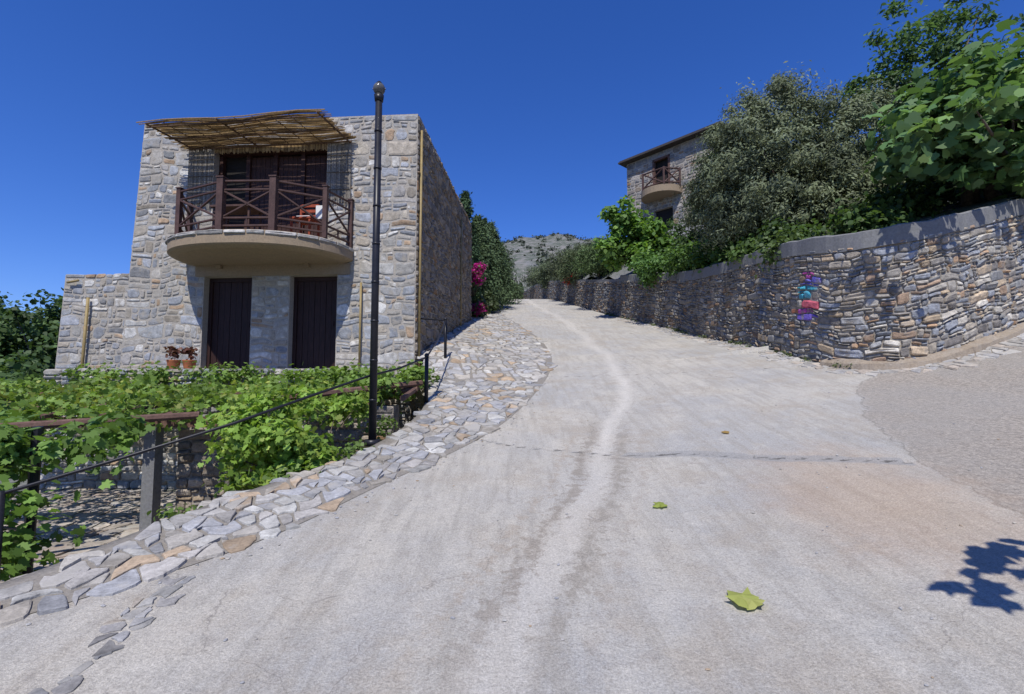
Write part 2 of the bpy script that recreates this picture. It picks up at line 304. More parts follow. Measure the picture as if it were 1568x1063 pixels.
# ------------------------------------------------------------------ stone masonry
def masonry(mb,mapf,s0,s1,z0,z1,ops,rowr,wr,pal,depth=(.01,.03),gap=.012,seed=1,warp=.04,quoin=None,colf=None,mi=0,split=.28):
    rnd=random.Random(seed)
    bps=sorted(set([z0,z1]+[o[2] for o in ops]+[o[3] for o in ops])); bps=[b_ for b_ in bps if z0<=b_<=z1]
    rows=[]
    for a,b_ in zip(bps[:-1],bps[1:]):
        z=a
        while z<b_-1e-4:
            h=rnd.uniform(*rowr)
            if b_-(z+h)<rowr[0]: h=b_-z if b_-z<rowr[1]*1.3 else (b_-z)/2
            rows.append((z,z+h)); z+=h
    def dwarp(x,y):
        v1=noise.noise_vector(Vector((x*1.1,y*1.1,seed))); v2=noise.noise_vector(Vector((x*4,y*4,seed+7)))
        return v1.x*warp+v2.x*warp*.5, v1.y*warp*1.3+v2.y*warp*.65
    def edge_ok(x,y):
        f=min(1,max(0,min(x-s0,s1-x)/.3))
        for o in ops:
            if o[2]-.3<y<o[3]+.3: 
                dd=min(abs(x-o[0]),abs(x-o[1])); f=min(f,max(0,dd/.25))
            if o[0]-.3<x<o[1]+.3: f=min(f,max(0,min(abs(y-o[2]),abs(y-o[3]))/.25))
        return f
    def stone(a,b_,c,d,big=False):
        w=b_-a;h=d-c; g=gap*rnd.uniform(.4,1.7); a+=g/2;b_-=g/2;c+=g/2;d-=g/2
        mn=min(b_-a,d-c)
        if mn<.02: return
        pts=[]; j=mn*.16
        def cor(x,y,sx,sy,first):
            k1=mn*rnd.uniform(.04,.36);k2=mn*rnd.uniform(.04,.36)
            p=[(x,y+sy*k1),(x+sx*k2,y)]
            return p if first else p[::-1]
        pts+=cor(a,c,1,1,True); pts.append(((a+b_)/2+rnd.uniform(-.2,.2)*w,c+rnd.uniform(-j,j)*.5))
        pts+=cor(b_,c,-1,1,False); pts.append((b_+rnd.uniform(-j,j)*.5,(c+d)/2))
        pts+=cor(b_,d,-1,-1,True); pts.append(((a+b_)/2+rnd.uniform(-.2,.2)*w,d+rnd.uniform(-j,j)*.5))
        pts+=cor(a,d,1,-1,False); pts.append((a+rnd.uniform(-j,j)*.5,(c+d)/2))
        n=len(pts); cx=(a+b_)/2;cy=(c+d)/2; dep=rnd.uniform(*depth); tx=rnd.uniform(-.3,.3)*dep;ty=rnd.uniform(-.3,.3)*dep
        vs=[]
        for inset,dd in ((0,-.02),(.004+mn*.03,dep*.65),(.012+mn*.12,dep)):
            for (x,y) in pts:
                qx=cx+(x-cx)*(1-2*inset/(b_-a)); qy=cy+(y-cy)*(1-2*inset/(d-c))
                ox,oy=dwarp(qx,qy); f_=edge_ok(qx,qy)
                vs.append(mapf(qx+ox*f_,qy+oy*(f_ if qy<z1-.15 else .25*f_),dd+(tx*(x-cx)/w*2+ty*(y-cy)/h*2 if dd>0 else 0)))
        fs=[(r*n+k,r*n+(k+1)%n,(r+1)*n+(k+1)%n,(r+1)*n+k) for r in range(2) for k in range(n)]; fs.append(tuple(2*n+k for k in range(n)))
        col=rnd.choice(pal); g_=rnd.uniform(.72,1.2); col=tuple(min(.75,q*g_) for q in col)
        if colf: col=colf(cx,cy,col,rnd)
        mb.add(vs,fs,col,mi)
    for ri,(c,d) in enumerate(rows):
        ivs=[(s0,s1)]
        for o in ops:
            if o[2]<d-1e-3 and o[3]>c+1e-3:
                nv=[]
                for a,b_ in ivs:
                    if o[0]>a: nv.append((a,min(b_,o[0])))
                    if o[1]<b_: nv.append((max(a,o[1]),b_))
                ivs=[q for q in nv if q[1]-q[0]>.03]
        for a,b_ in ivs:
            s=a
            while s<b_-1e-3:
                w=(d-c)*rnd.uniform(*wr); 
                if quoin and (s==a or b_-s<quoin*1.2): w=quoin*(1.15 if ri%2 else .65)
                if b_-(s+w)<.09: w=b_-s
                u=rnd.random()
                if d-c>rowr[0]*1.5 and u<split:
                    zz=c+(d-c)*rnd.uniform(.3,.7); mm=s+w*rnd.uniform(.35,.65)
                    if rnd.random()<.5: stone(s,s+w,c,zz); stone(s,mm,zz,d); stone(mm,s+w,zz,d)
                    else: stone(s,mm,c,zz); stone(mm,s+w,c,zz); stone(s,s+w,zz,d)
                elif d-c>rowr[0]*1.3 and u<split*1.9 and w>.22:
                    zz=c+(d-c)*rnd.uniform(.35,.65); mm=s+w*rnd.uniform(.4,.6)
                    if rnd.random()<.5: stone(s,mm,c,d); stone(mm,s+w,c,zz); stone(mm,s+w,zz,d)
                    else: stone(mm,s+w,c,d); stone(s,mm,c,zz); stone(s,mm,zz,d)
                else: stone(s,s+w,c,d)
                s+=w
def panel(mb,mapf,s0,s1,z0,z1,ops,reveal=.3,mi=0,off=0.):
    xs=sorted(set([s0,s1]+[o[0] for o in ops]+[o[1] for o in ops])); zs=sorted(set([z0,z1]+[o[2] for o in ops]+[o[3] for o in ops]))
    for a,b_ in zip(xs[:-1],xs[1:]):
        for c,d in zip(zs[:-1],zs[1:]):
            if any(o[0]<=a+1e-6 and o[1]>=b_-1e-6 and o[2]<=c+1e-6 and o[3]>=d-1e-6 for o in ops): continue
            mb.add([mapf(a,c,off),mapf(b_,c,off),mapf(b_,d,off),mapf(a,d,off)],[(0,1,2,3)],(.4,.36,.3),mi)
    for o in ops:
        a,b_,c,d=o[:4]
        for p,q in (((a,c),(a,d)),((a,d),(b_,d)),((b_,d),(b_,c)),((b_,c),(a,c))):
            mb.add([mapf(*p,off),mapf(*q,off),mapf(*q,-reveal),mapf(*p,-reveal)],[(0,1,2,3)],(.4,.36,.3),mi)
PAL=[(.33,.31,.285),(.29,.295,.295),(.36,.335,.295),(.255,.265,.28),(.36,.32,.26),(.46,.44,.40),(.32,.28,.225),(.31,.305,.295),(.34,.325,.295),(.29,.30,.315),(.37,.265,.175),(.24,.24,.24),(.50,.485,.45),(.30,.31,.33)]
# ---- main house
HO=(-2.15,10.8,1.9); ca,sa=math.cos(math.radians(4)),math.sin(math.radians(4))
def hm(x,y,z): return (HO[0]+x*ca+y*sa,HO[1]-x*sa+y*ca,HO[2]+z)
house=empty('stone_house')
def fac(s,z,d):
    k=min(1,max(0,(-s-4.9)/1.95)); return hm(s+k*.05*(z-1.0),-d,z)
side=lambda s,z,d:hm(d,s,z)
Hh=5.85
ops=[(-4.95,-3.8,0,2.15),(-2.9,-1.8,0,2.15),(-4.82,-2.05,2.75,5.2)]
mb=MB(); panel(mb,fac,-6.85,0,-1.2,Hh,ops,.35); panel(mb,side,0,8,-1.2,Hh,[])
panel(mb,lambda s,z,d:hm(-6.85+.05*(z-1)-d,s,z),0,8,-2.4,Hh,[]); panel(mb,lambda s,z,d:hm(s,8+d,z),-6.85,0,-2,Hh,[])
mb.add([hm(-6.62,0,Hh-.02),hm(0,0,Hh-.02),hm(0,8,Hh-.02),hm(-6.62,8,Hh-.02)],[(0,1,2,3)])
mb.build('walls',[M_mortar],house)
mb=MB(); masonry(mb,fac,-6.85,0,-1.2,Hh,ops,(.11,.30),(.8,2.2),PAL,seed=3,quoin=.5,gap=.026,depth=(.006,.022),warp=.085,split=.34)
mb.build('facade_stones',[M_stone],house)
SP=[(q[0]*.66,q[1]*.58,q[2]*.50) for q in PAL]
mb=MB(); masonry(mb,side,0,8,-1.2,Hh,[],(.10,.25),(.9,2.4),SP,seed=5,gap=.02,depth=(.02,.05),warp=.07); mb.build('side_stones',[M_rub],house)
mb=MB(); masonry(mb,lambda s,z,d:hm(-6.85+.05*(z-1)-d,s,z),0,8,-1.2,Hh,[],(.12,.3),(.9,2.5),PAL,seed=6); mb.build('left_stones',[M_stone],house)
# doors
mb=MB()
for a,b_ in ((-4.95,-3.8),(-2.9,-1.8)):
    n=7
    mb.box((a,.18,0),(a+.08,.30,2.15),fn=hm);mb.box((b_-.08,.18,0),(b_,.30,2.15),fn=hm);mb.box((a+.08,.18,2.06),(b_-.08,.30,2.15),fn=hm)
    for i in range(n):
        w=(b_-a-.16)/n; mb.box((a+.08+i*w+.004,.22+.006*(i%2),.02),(a+.08+(i+1)*w-.004,.27,2.06),fn=hm)
    mb.tube([hm(a+.95*(b_-a)-.1,.21,1.0),hm(a+.95*(b_-a)-.1,.21,1.12)],.012)
mb.build('ground_doors',[M_wood],house)
mb=MB(); a,b_=-4.82,-2.05
mb.box((a,.3,2.75),(b_,.36,5.2),fn=hm,mi=1)
for i in range(5):
    x=a+i*(b_-a-.09)/4; mb.box((x,.16,2.75),(x+.09,.28,5.1),fn=hm)
mb.box((a,.14,5.1),(b_,.29,5.2),fn=hm)
for i in range(1,4):
    x0=a+.09+i*(b_-a-.09)/4; w=(b_-a-.09)/4-.09
    for k in range(5): mb.box((x0+k*w/5+.004,.22,2.8),(x0+(k+1)*w/5-.004,.27,5.05),fn=hm)
mb.build('balcony_shutters',[M_shut,M_dark],house)
# lintel + slab
mb=MB(); mb.box((-5.15,-.035,2.155),(-1.5,.2,2.40),fn=hm)
cxs,rx,ry=-3.42,1.98,1.6; n=40; top=[]
for i in range(n+1):
    a=math.pi*i/n; ex=math.copysign(abs(math.cos(a))**.85,math.cos(a)); ey=math.sin(a)**.9
    top.append((cxs-rx*ex,-ry*ey-.001))
ring=lambda z,k:[hm(cxs+(x-cxs)*k,y*k,z) for x,y in top]
vs=ring(2.40,.90)+ring(2.44,.975)+ring(2.47,1.0)+ring(2.72,1.0)+ring(2.74,.98); m_=n+1
fs=[(r*m_+i,r*m_+i+1,(r+1)*m_+i+1,(r+1)*m_+i) for r in range(4) for i in range(n)]+[tuple(range(m_))[::-1],tuple(4*m_+i for i in range(m_))]
mb.add(vs,fs); mb.box((-4.62,-.12,2.32),(-4.50,-.04,2.395),fn=hm); mb.box((-2.55,-.12,2.32),(-2.43,-.04,2.395),fn=hm)
mb.build('balcony_slab',[M_slab],house)
mb=MB(); arc=[0]
for i in range(n): arc.append(arc[-1]+math.dist(top[i],top[i+1]))
def rimmap(s,z,d):
    x=np.interp(s,arc,[p[0] for p in top]);y=np.interp(s,arc,[p[1] for p in top]); l=math.hypot(x-cxs,y); k=1+d/max(l,.1)
    return hm(cxs+(x-cxs)*k,y*k,z)
masonry(mb,rimmap,0,arc[-1],2.635,2.735,[],(.09,.10),(3,6),[(.36,.34,.31),(.28,.265,.24),(.42,.40,.36)],depth=(.02,.035),seed=9,warp=0,split=0)
mb.build('slab_edge_stones',[M_stone],house)
# railing
rv=[(-5.33,-.05),(-4.88,-.95),(-3.62,-1.42),(-2.54,-1.38),(-1.72,-.85),(-1.5,-.05)]; z0,z1=2.74,3.78
mb=MB()
for i,(x,y) in enumerate(rv):
    w=.065 if i in(2,3) else .045
    mb.box((x-w,y-w,z0),(x+w,y+w,z1+.06),fn=hm); mb.box((x-w-.015,y-w-.015,z1+.06),(x+w+.015,y+w+.015,z1+.085),fn=hm)
for (x0,y0),(x1,y1) in zip(rv[:-1],rv[1:]):
    P=lambda t,z:hm(x0+(x1-x0)*t,y0+(y1-y0)*t,z)
    for zz in (z0+.12,z0+.28,z1-.18,z1): mb.tube([P(0,zz),P(1,zz)],.026,6)
    mb.tube([P(0,z0+.28),P(1,z1-.18)],.024,6); mb.tube([P(1,z0+.28),P(0,z1-.18)],.024,6)
    mb.tube([P(.5,z0+.12),P(.5,z0+.28)],.02,6)
mb.build('balcony_railing',[M_brown],house)
# reed awning and screens
mb=MB(); RC=[(.36,.245,.115),(.30,.20,.09),(.22,.145,.07),(.42,.30,.15),(.15,.10,.05)]
A=Vector((-5.72,-1.0,5.30));B=Vector((-1.78,-1.0,5.42));C=Vector((-1.47,-.05,5.24));D=Vector((-5.35,-.05,5.19))
for lay,N_ in ((0,36),(1,24)):
    for i in range(N_):
        t=i/(N_-1)+random.uniform(-.01,.01); p0=A.lerp(D,t); p1=B.lerp(C,t); d=p1-p0
        a0=p0-d*random.uniform(-.02,.05); a1=p1+d*random.uniform(-.02,.03); ps=[]
        ph=random.uniform(0,6)
        for k in range(8):
            q=a0.lerp(a1,k/7); q.z+=lay*.026+.035*math.sin(k*1.3+t*5)+.014*math.sin(k*1.1+ph); q.y+=.016*math.sin(k*.9+ph); ps.append(hm(*q))
        mb.tube(ps,random.uniform(.007,.015),5,random.choice(RC))
for t in (.05,.5,.93):
    p0=A.lerp(D,t)+Vector((0,0,-.06));p1=B.lerp(C,t)+Vector((0,0,-.06)); mb.tube([hm(*p0),hm(*p1)],.02,6,(.10,.06,.035))
for t in (.02,.12,.22,.32,.42,.52,.62,.72,.82,.98):
    p0=A.lerp(B,t)+Vector((0,-.07,-.045));p1=D.lerp(C,t)+Vector((0,0,-.045)); mb.tube([hm(*p0),hm(*p1)],.008 if t not in(.02,.42,.98) else .022,6,(.10,.06,.035))
mb.build('reed_awning',[M_reed],house)
mb=MB()
for a,b_ in ((-5.4,-4.8),(-2.07,-1.5)):
    x=a
    while x<b_:
        mb.tube([hm(x,-.06,random.uniform(3.7,3.95)),hm(x+random.uniform(-.01,.01),-.06,5.2)],random.uniform(.007,.012),5,random.choice([(.24,.21,.17),(.18,.155,.12),(.30,.27,.22)])); x+=.022
    for z in (4.1,4.5,4.9): mb.tube([hm(a,-.08,z),hm(b_,-.08,z)],.01,5,(.12,.1,.08))
x=-4.8
while x<-2.05:
    mb.tube([hm(x,-.05,random.uniform(5.02,5.08)),hm(x,-.05,5.22)],.011,5,random.choice(RC)); x+=.024
mb.build('reed_screens',[M_reed],house)
mb=MB(); mb.tube([hm(.07,.10,-.3),hm(.07,.10,5.5)],.028); mb.tube([hm(-1.22,-.07,-.1),hm(-1.22,-.07,1.95)],.024); mb.tube([hm(.05,5.5,.5),hm(.05,5.5,5.3)],.03)
mb.build('drain_pipes',[M_pipe],house,True)
mb=MB()
for dx in (-.2,.2):
    for dy in (-.2,.2): mb.box((-2.25+dx-.02,-.65+dy-.02,2.74),(-2.25+dx+.02,-.65+dy+.02,3.19 if dy<0 else 3.6),fn=hm)
mb.box((-2.48,-.88,3.17),(-2.02,-.42,3.21),fn=hm)
for z in (3.32,3.44,3.56): mb.box((-2.44,-.46,z),(-2.06,-.43,z+.06),fn=hm)
mb.box((-2.4,-.75,3.22),(-2.1,-.5,3.27),fn=hm,mi=1)
mb.box((-2.0,-.7,3.21),(-1.8,-.66,3.5),fn=hm,mi=1)
mb.build('balcony_chair',[mat_flat('red_wood',(.28,.06,.03)),M_white],house)
mb=MB(); mb.box((-4.2,-.95,3.44),(-3.3,-.4,3.48),fn=hm)
for x in (-4.15,-3.39):
    for y in (-.9,-.49): mb.box((x,y,2.74),(x+.04,y+.04,3.44),fn=hm)
mb.build('balcony_table',[M_brown],house)
# terrace in front
terr=empty('terrace_wall'); mb=MB()
mb.box((-9.3,9.75,-.6),(-2.0,10.9,1.87)); mb.box((-2.0,9.9,-.6),(-1.75,10.75,1.9)); mb.build('terrace_core',[M_mortar_d],terr)
mb=MB(); masonry(mb,lambda s,z,d:(s,9.75-d,z),-9.3,-2.0,-.6,1.9,[],(.1,.2),(1.2,3),PAL,seed=12,depth=(.02,.05)); 
cells(mb,-9.2,-1.8,9.8,10.8,.35,lambda x,y:True,lambda x,y:1.875,FP); mb.build('terrace_stones',[M_stone],terr)
# ---- outbuilding left
ob_=empty('stone_outbuilding'); om=lambda s,z,d:(s+(.05*(z-2) if s<-10 else 0),12.6-d,z)
mb=MB(); mb.box((-11.6,12.62,-1.5),(-8.6,16,4.40)); mb.build('walls',[M_mortar],ob_)
mb=MB(); panel(mb,om,-11.75,-8.6,-1,4.42,[]); mb.build('front_mortar',[M_mortar],ob_)
mb=MB(); masonry(mb,om,-11.75,-8.6,-.6,4.45,[],(.11,.3),(.8,2.2),PAL,seed=21,quoin=.45,gap=.026,depth=(.006,.022),warp=.08); mb.build('stones',[M_stone],ob_)
mb=MB(); mb.tube([(-11.0,12.5,.9),(-10.92,12.5,3.8)],.035,8); mb.tube([(-11.5,12.52,4.2),(-11.2,12.5,4.25)],.03); mb.build('drain_pipe',[M_pipe],ob_,True)
# ------------------------------------------------------------------ right wall
cp=[(1.2,52),(2.0,45),(2.5,40),(3.4,33),(4.7,21),(5.4,15),(5.62,11.5),(5.65,9.4),(5.95,8.35),(6.7,8.0),(8,8.3),(9.5,8.9),(12,10.0),(16,12),(22,15)]
pts=[]
for i in range(len(cp)-1):
    p0=Vector(cp[max(i-1,0)]);p1=Vector(cp[i]);p2=Vector(cp[i+1]);p3=Vector(cp[min(i+2,len(cp)-1)])
    for k in range(12):
        t=k/12; pts.append(.5*((2*p1)+(p2-p0)*t+(2*p0-5*p1+4*p2-p3)*t*t+(3*p1-p0-3*p2+p3)*t**3))
pts.append(Vector(cp[-1])); PA=np.array([tuple(p) for p in pts]); seg=np.hypot(*np.diff(PA,axis=0).T); SA=np.concatenate([[0],np.cumsum(seg)])
TA=np.gradient(PA,SA,axis=0); TA/=np.linalg.norm(TA,axis=1)[:,None]
BZ=H(PA[:,0],PA[:,1])-.05
iy=lambda yy:int(np.argmin(np.abs(PA[:,1]-yy)+ (PA[:,0]>5.8)*5))
s15=SA[iy(15)];s95=SA[iy(9.4)]; hW=np.interp(SA,[0,SA[iy(33)],s15,s95,SA[-1]],[1.2,1.45,1.75,2.15,2.2])
def wp(s):
    return (np.interp(s,SA,PA[:,0]),np.interp(s,SA,PA[:,1]),np.interp(s,SA,BZ),np.interp(s,SA,hW),np.interp(s,SA,TA[:,0]),np.interp(s,SA,TA[:,1]))
def wm(s,z,d):
    x,y,bz,h,tx,ty=wp(s); return (x+ty*d,y-tx*d,bz+z*h/2.2)
rw=empty('retaining_stone_wall')
def sweep(mb,a,b_,prof_,step=.3,amp=1.,**k):
    ss=np.arange(a,b_+step,step); n=len(prof_); vs=[];fs=[]
    for s in ss:
        x,y,bz,h,tx,ty=wp(min(s,b_))
        for d,zz in prof_:
            z=(bz+h+zz[1]) if isinstance(zz,tuple) else bz+zz
            nz=amp*(.02*noise.noise(Vector((s*1.7,d*5,z)))+.012*noise.noise(Vector((s*7,d*5,z))))
            vs.append((x+ty*(d+nz),y-tx*(d+nz),z+nz))
    for i in range(len(ss)-1):
        for k_ in range(n): fs.append((i*n+k_,i*n+(k_+1)%n,(i+1)*n+(k_+1)%n,(i+1)*n+k_))
    fs.append(tuple(range(n))); fs.append(tuple((len(ss)-1)*n+k_ for k_ in range(n)))
    mb.add(vs,fs,**k)
mb=MB(); sweep(mb,0,SA[-1],[(0,-.6),(0,('t',0)),(-.45,('t',0)),(-.45,-.6)]); mb.build('wall_core',[M_mortar_d],rw)
mb=MB(); sweep(mb,s15-6,SA[-1],[(.035,('t',-.07)),(.03,('t',.22)),(0,('t',.245)),(-.46,('t',.245)),(-.46,('t',-.07))],.12,1.6); 
sweep(mb,0,s15-6,[(.03,('t',-.02)),(.03,('t',.10)),(-.46,('t',.10)),(-.46,('t',-.02))]); mb.build('wall_cap',[M_conc],rw)
WP=[(.27,.245,.21),(.225,.225,.22),(.32,.28,.225),(.19,.20,.215),(.34,.225,.14),(.42,.39,.335),(.255,.18,.125),(.24,.235,.225),(.31,.285,.245),(.17,.155,.14),(.22,.23,.25),(.37,.29,.20),(.24,.25,.27)]
sm=SA[int(np.argmin(np.hypot(PA[:,0]-5.68,PA[:,1]-9.3)))]
def tone_and_mural(s,z,c,r):
    f=float(np.interp(s,[s95-3,s95+1.2],[.74,1.2])); c=tuple(q*f for q in c)  # tones every stone: darker up the lane, lighter round the bend; mural colours follow
    for (ds_,zz,col) in ((.02,1.72,(.40,.06,.28)),(.06,1.6,(.10,.09,.45)),(-.05,1.45,(.03,.36,.46)),(-.12,1.35,(.04,.32,.44)),(.10,1.22,(.48,.06,.12)),(.0,1.08,(.40,.06,.33)),(.05,.96,(.12,.07,.45)),(-.35,1.05,(.38,.12,.05))):
        if abs(s-sm-ds_)<.18 and abs(z-zz)<.08: return tuple(.85*a_+.15*b_ for a_,b_ in zip(col,c))
    return c
mb=MB(); masonry(mb,wm,0,s15,0,2.2,[],(.09,.24),(1.0,2.6),WP,seed=31,depth=(.02,.06),gap=.02,colf=tone_and_mural,warp=.07)
masonry(mb,wm,s15,SA[-1],0,2.2,[],(.055,.17),(.9,3.0),WP,seed=32,depth=(.012,.05),gap=.016,warp=.08,colf=tone_and_mural,split=.32); mb.build('wall_stones',[M_rub],rw)
mb=MB(); sweep(mb,s95+.5,SA[-1],[(.17,-.05),(.14,.10),(.05,.15),(.0,.17),(0,-.05)],.08,2.2); mb.build('wall_footing',[M_curb],rw)
fs_=empty('stone_gutter_strip')
def dist_wall(x,y):
    d=np.hypot(PA[:,0]-x,PA[:,1]-y); i=int(np.argmin(d)); vx=x-PA[i,0];vy=y-PA[i,1]; return vx*TA[i,1]-vy*TA[i,0], i
mb=MB(); cells(mb,4.0,12,6.8,22,.25,lambda x,y:.02<dist_wall(x,y)[0]<.5+.06*math.sin(x*5+y*4),H,[(.37,.35,.315),(.34,.32,.29),(.31,.30,.29),(.37,.32,.265)],raise_=(.006,.02)); mb.build('strip_stones',[M_flag],fs_)
# upper terrace ground
wallX=lambda y:np.interp(y,[8.2,9.4,11.5,15,21,33,40,45,52],[5.9,5.65,5.62,5.4,4.7,3.4,2.5,2.0,1.2])
wallY=lambda x:np.interp(x,[5.6,6.7,8,9.5,12,16,22],[8.2,8.0,8.3,8.9,10,12,15])
xs=np.arange(1,45,.35); ys_=np.arange(7.8,62,.35); X,Y=np.meshgrid(xs,ys_)
def TZa(x,y):
    wx=wallX(y); sl=.12+.5*sst(14,24,y)*(1-.75*sst(30,38,y))
    return H(np.minimum(x,14),y)+1.95-.45*sst(12,22,y)-.7*sst(28,36,y)+sl*np.clip(x-wx,0,7)
Z=TZa(X,Y)+.05*np.maximum(0,X-14)+.06*np.sin(X*2.1)*np.sin(Y*1.7)
wx=wallX(Y); keep=(X>wx+.12)&(Y>wallY(X)+.12)
grid('terrace_ground',X,Y,Z,M_ground,keep=keep)
def TZ(x,y): return float(TZa(x,y))
# ---- far house
fh=empty('stone_hillside_house'); P0=Vector((6.75,28,0)); P1=Vector((13.5,20.4,0)); dv=(P1-P0).normalized(); nv=Vector((-abs(dv.y),-abs(dv.x),0))
def fm(s,z,d): p=P0+dv*s+nv*d; return (p.x,p.y,8.6+z)
FL=5.6
fo=[(1.75,2.75,3.45,5.35),(1.75,2.9,.9,2.5)]
mb=MB(); panel(mb,fm,0,FL,-1,5.75,fo,.3); panel(mb,lambda s,z,d:fm(0-d,z,-s),0,6,-1,5.75,[]); panel(mb,lambda s,z,d:fm(FL+d,z,-s),0,6,-1,5.75,[])
mb.add([fm(0,-1,-6),fm(FL,-1,-6),fm(FL,5.75,-6),fm(0,5.75,-6)],[(0,1,2,3)]); mb.build('walls',[M_mortar],fh)
mb=MB(); FHP=[(q[0]*.75,q[1]*.70,q[2]*.66) for q in PAL]
masonry(mb,fm,0,FL,-1,5.75,fo,(.14,.34),(.9,2.2),FHP,seed=41,quoin=.5,gap=.03,warp=.07); masonry(mb,lambda s,z,d:fm(0-d,z,-s),0,6,-1,5.75,[],(.14,.3),(1.2,2.8),FHP,seed=42,gap=.03); mb.build('stones',[M_stone],fh)
fb=lambda x,y,z:fm(x,z,y)
mb=MB(); mb.box((-.3,-6.3,5.76),(FL+.3,.45,5.84),fn=fb); mb.box((-.25,-6.2,5.84),(FL+.2,.38,5.92),fn=fb); mb.build('roof',[mat_flat('roof_tile_edge',(.06,.052,.05))],fh)
mb=MB()
for o in fo: mb.box((o[0],-.28,o[2]),(o[1],-.22,o[3]),fn=fb); 
mb.box((1.72,-.15,3.45),(1.84,.03,5.4),fn=fb,mi=1);mb.box((2.68,-.15,3.45),(2.8,.03,5.4),fn=fb,mi=1);mb.box((1.72,-.15,5.3),(2.8,.03,5.42),fn=fb,mi=1)
mb.build('openings',[M_dark,M_beam],fh)
mb=MB(); n=16; arcp=[(1.2+1.05-1.15*math.cos(math.pi*i/n)+.1,1.25*math.sin(math.pi*i/n)) for i in range(n+1)]
vs=[fm(x,3.05,y) for x,y in arcp]+[fm(x,3.4,y) for x,y in arcp]; m_=n+1
mb.add(vs,[(i,i+1,m_+i+1,m_+i) for i in range(n)]+[tuple(range(m_))[::-1],tuple(m_+i for i in range(m_))]); mb.build('balcony_slab',[M_slab],fh)
mb=MB(); ap=[arcp[i] for i in (1,5,11,15)]
for x,y in ap: mb.tube([fm(x,3.4,y*.95),fm(x,4.35,y*.95)],.06)
for (x0,y0),(x1,y1) in zip(ap[:-1],ap[1:]):
    for z in (3.55,4.3): mb.tube([fm(x0,z,y0*.95),fm(x1,z,y1*.95)],.045)
    mb.tube([fm(x0,3.5,y0*.95),fm(x1,4.3,y1*.95)],.04); mb.tube([fm(x0,4.3,y0*.95),fm(x1,3.5,y1*.95)],.04)
mb.build('balcony_railing',[M_brown],fh)
# ------------------------------------------------------------------ foliage
DIAMOND=np.array([(0,-.5,0),(.5,0,.06),(0,.5,0),(-.5,0,.06)])
OL=DIAMOND*np.array([.30,1,1]); BROAD=np.array([(0,-.5,0),(.38,-.2,.08),(.4,.15,.08),(0,.55,-.05),(-.4,.15,.08),(-.38,-.2,.08)])
FIG=np.array([(0,-.45,0),(.25,-.5,.05),(.5,-.2,.0),(.28,-.08,.05),(.58,.22,-.05),(.2,.12,.06),(.14,.3,.02),(0,.62,-.1),(-.14,.3,.02),(-.2,.12,.06),(-.58,.22,-.05),(-.28,-.08,.05),(-.5,-.2,0),(-.25,-.5,.05)])
FIG2=np.array([(0,-.42,0),(.22,-.5,.06),(.46,-.30,.0),(.40,-.05,.05),(.52,.20,-.06),(.27,.17,.07),(.22,.34,.03),(0,.60,-.12),(-.22,.34,.03),(-.27,.17,.07),(-.52,.20,-.06),(-.40,-.05,.05),(-.46,-.30,0),(-.22,-.5,.06)])
VINE=np.array([(0,-.35,0),(.3,-.48,.05),(.52,-.1,0),(.34,.02,.04),(.36,.34,-.03),(.15,.25,.03),(0,.55,-.06),(-.15,.25,.03),(-.36,.34,-.03),(-.34,.02,.04),(-.52,-.1,0),(-.3,-.48,.05)])
def leafcloud(name,P,O,S,shape,C,mat,parent,bias=.5,out=.4):
    n=len(P); K=len(shape)
    nr=rng.normal(size=(n,3))*.55+np.array([0,0,bias])+O*out; nr/=np.linalg.norm(nr,axis=1)[:,None]+1e-9
    r=rng.normal(size=(n,3)); u=np.cross(nr,r); u/=np.linalg.norm(u,axis=1)[:,None]+1e-9; w=np.cross(nr,u)
    V=P[:,None]+S[:,None,None]*(shape[None,:,0,None]*u[:,None]+shape[None,:,1,None]*w[:,None]+shape[None,:,2,None]*nr[:,None])
    me=bpy.data.meshes.new(name); me.vertices.add(n*K); me.vertices.foreach_set('co',V.astype(np.float32).ravel())
    me.loops.add(n*K); me.loops.foreach_set('vertex_index',np.arange(n*K,dtype=np.int32)); me.polygons.add(n); me.polygons.foreach_set('loop_start',np.arange(n,dtype=np.int32)*K)
    me.update(calc_edges=True); me.materials.append(mat)
    a=me.color_attributes.new('Col','FLOAT_COLOR','POINT'); c=np.ones((n,K,4),np.float32); c[:,:,:3]=C[:,None]; a.data.foreach_set('color',c.ravel())
    ob=bpy.data.objects.new(name,me); scene.collection.objects.link(ob); ob.parent=parent; return ob
def crown(lobes,ncl,rcl,nl,pw_=.4,flat=.7):
    L=np.array(lobes,float); vol=np.prod(L[:,3:],axis=1)**.75; idx=rng.choice(len(L),ncl,p=vol/vol.sum())
    d=rng.normal(size=(ncl,3)); d/=np.linalg.norm(d,axis=1)[:,None]; rr=rng.random(ncl)**pw_
    c=L[idx,:3]+d*rr[:,None]*L[idx,3:]; cr=rcl*rng.uniform(.55,1.35,ncl); br=rng.uniform(.65,1.25,ncl)
    ii=np.repeat(np.arange(ncl),nl); g=rng.normal(size=(len(ii),3))*.5; g[:,2]*=flat
    P=c[ii]+g*cr[ii][:,None]; O=g/(np.linalg.norm(g,axis=1)[:,None]+1e-6)+d[ii]*.6
    return P,O,br[ii]*rng.uniform(.8,1.2,len(ii)),c
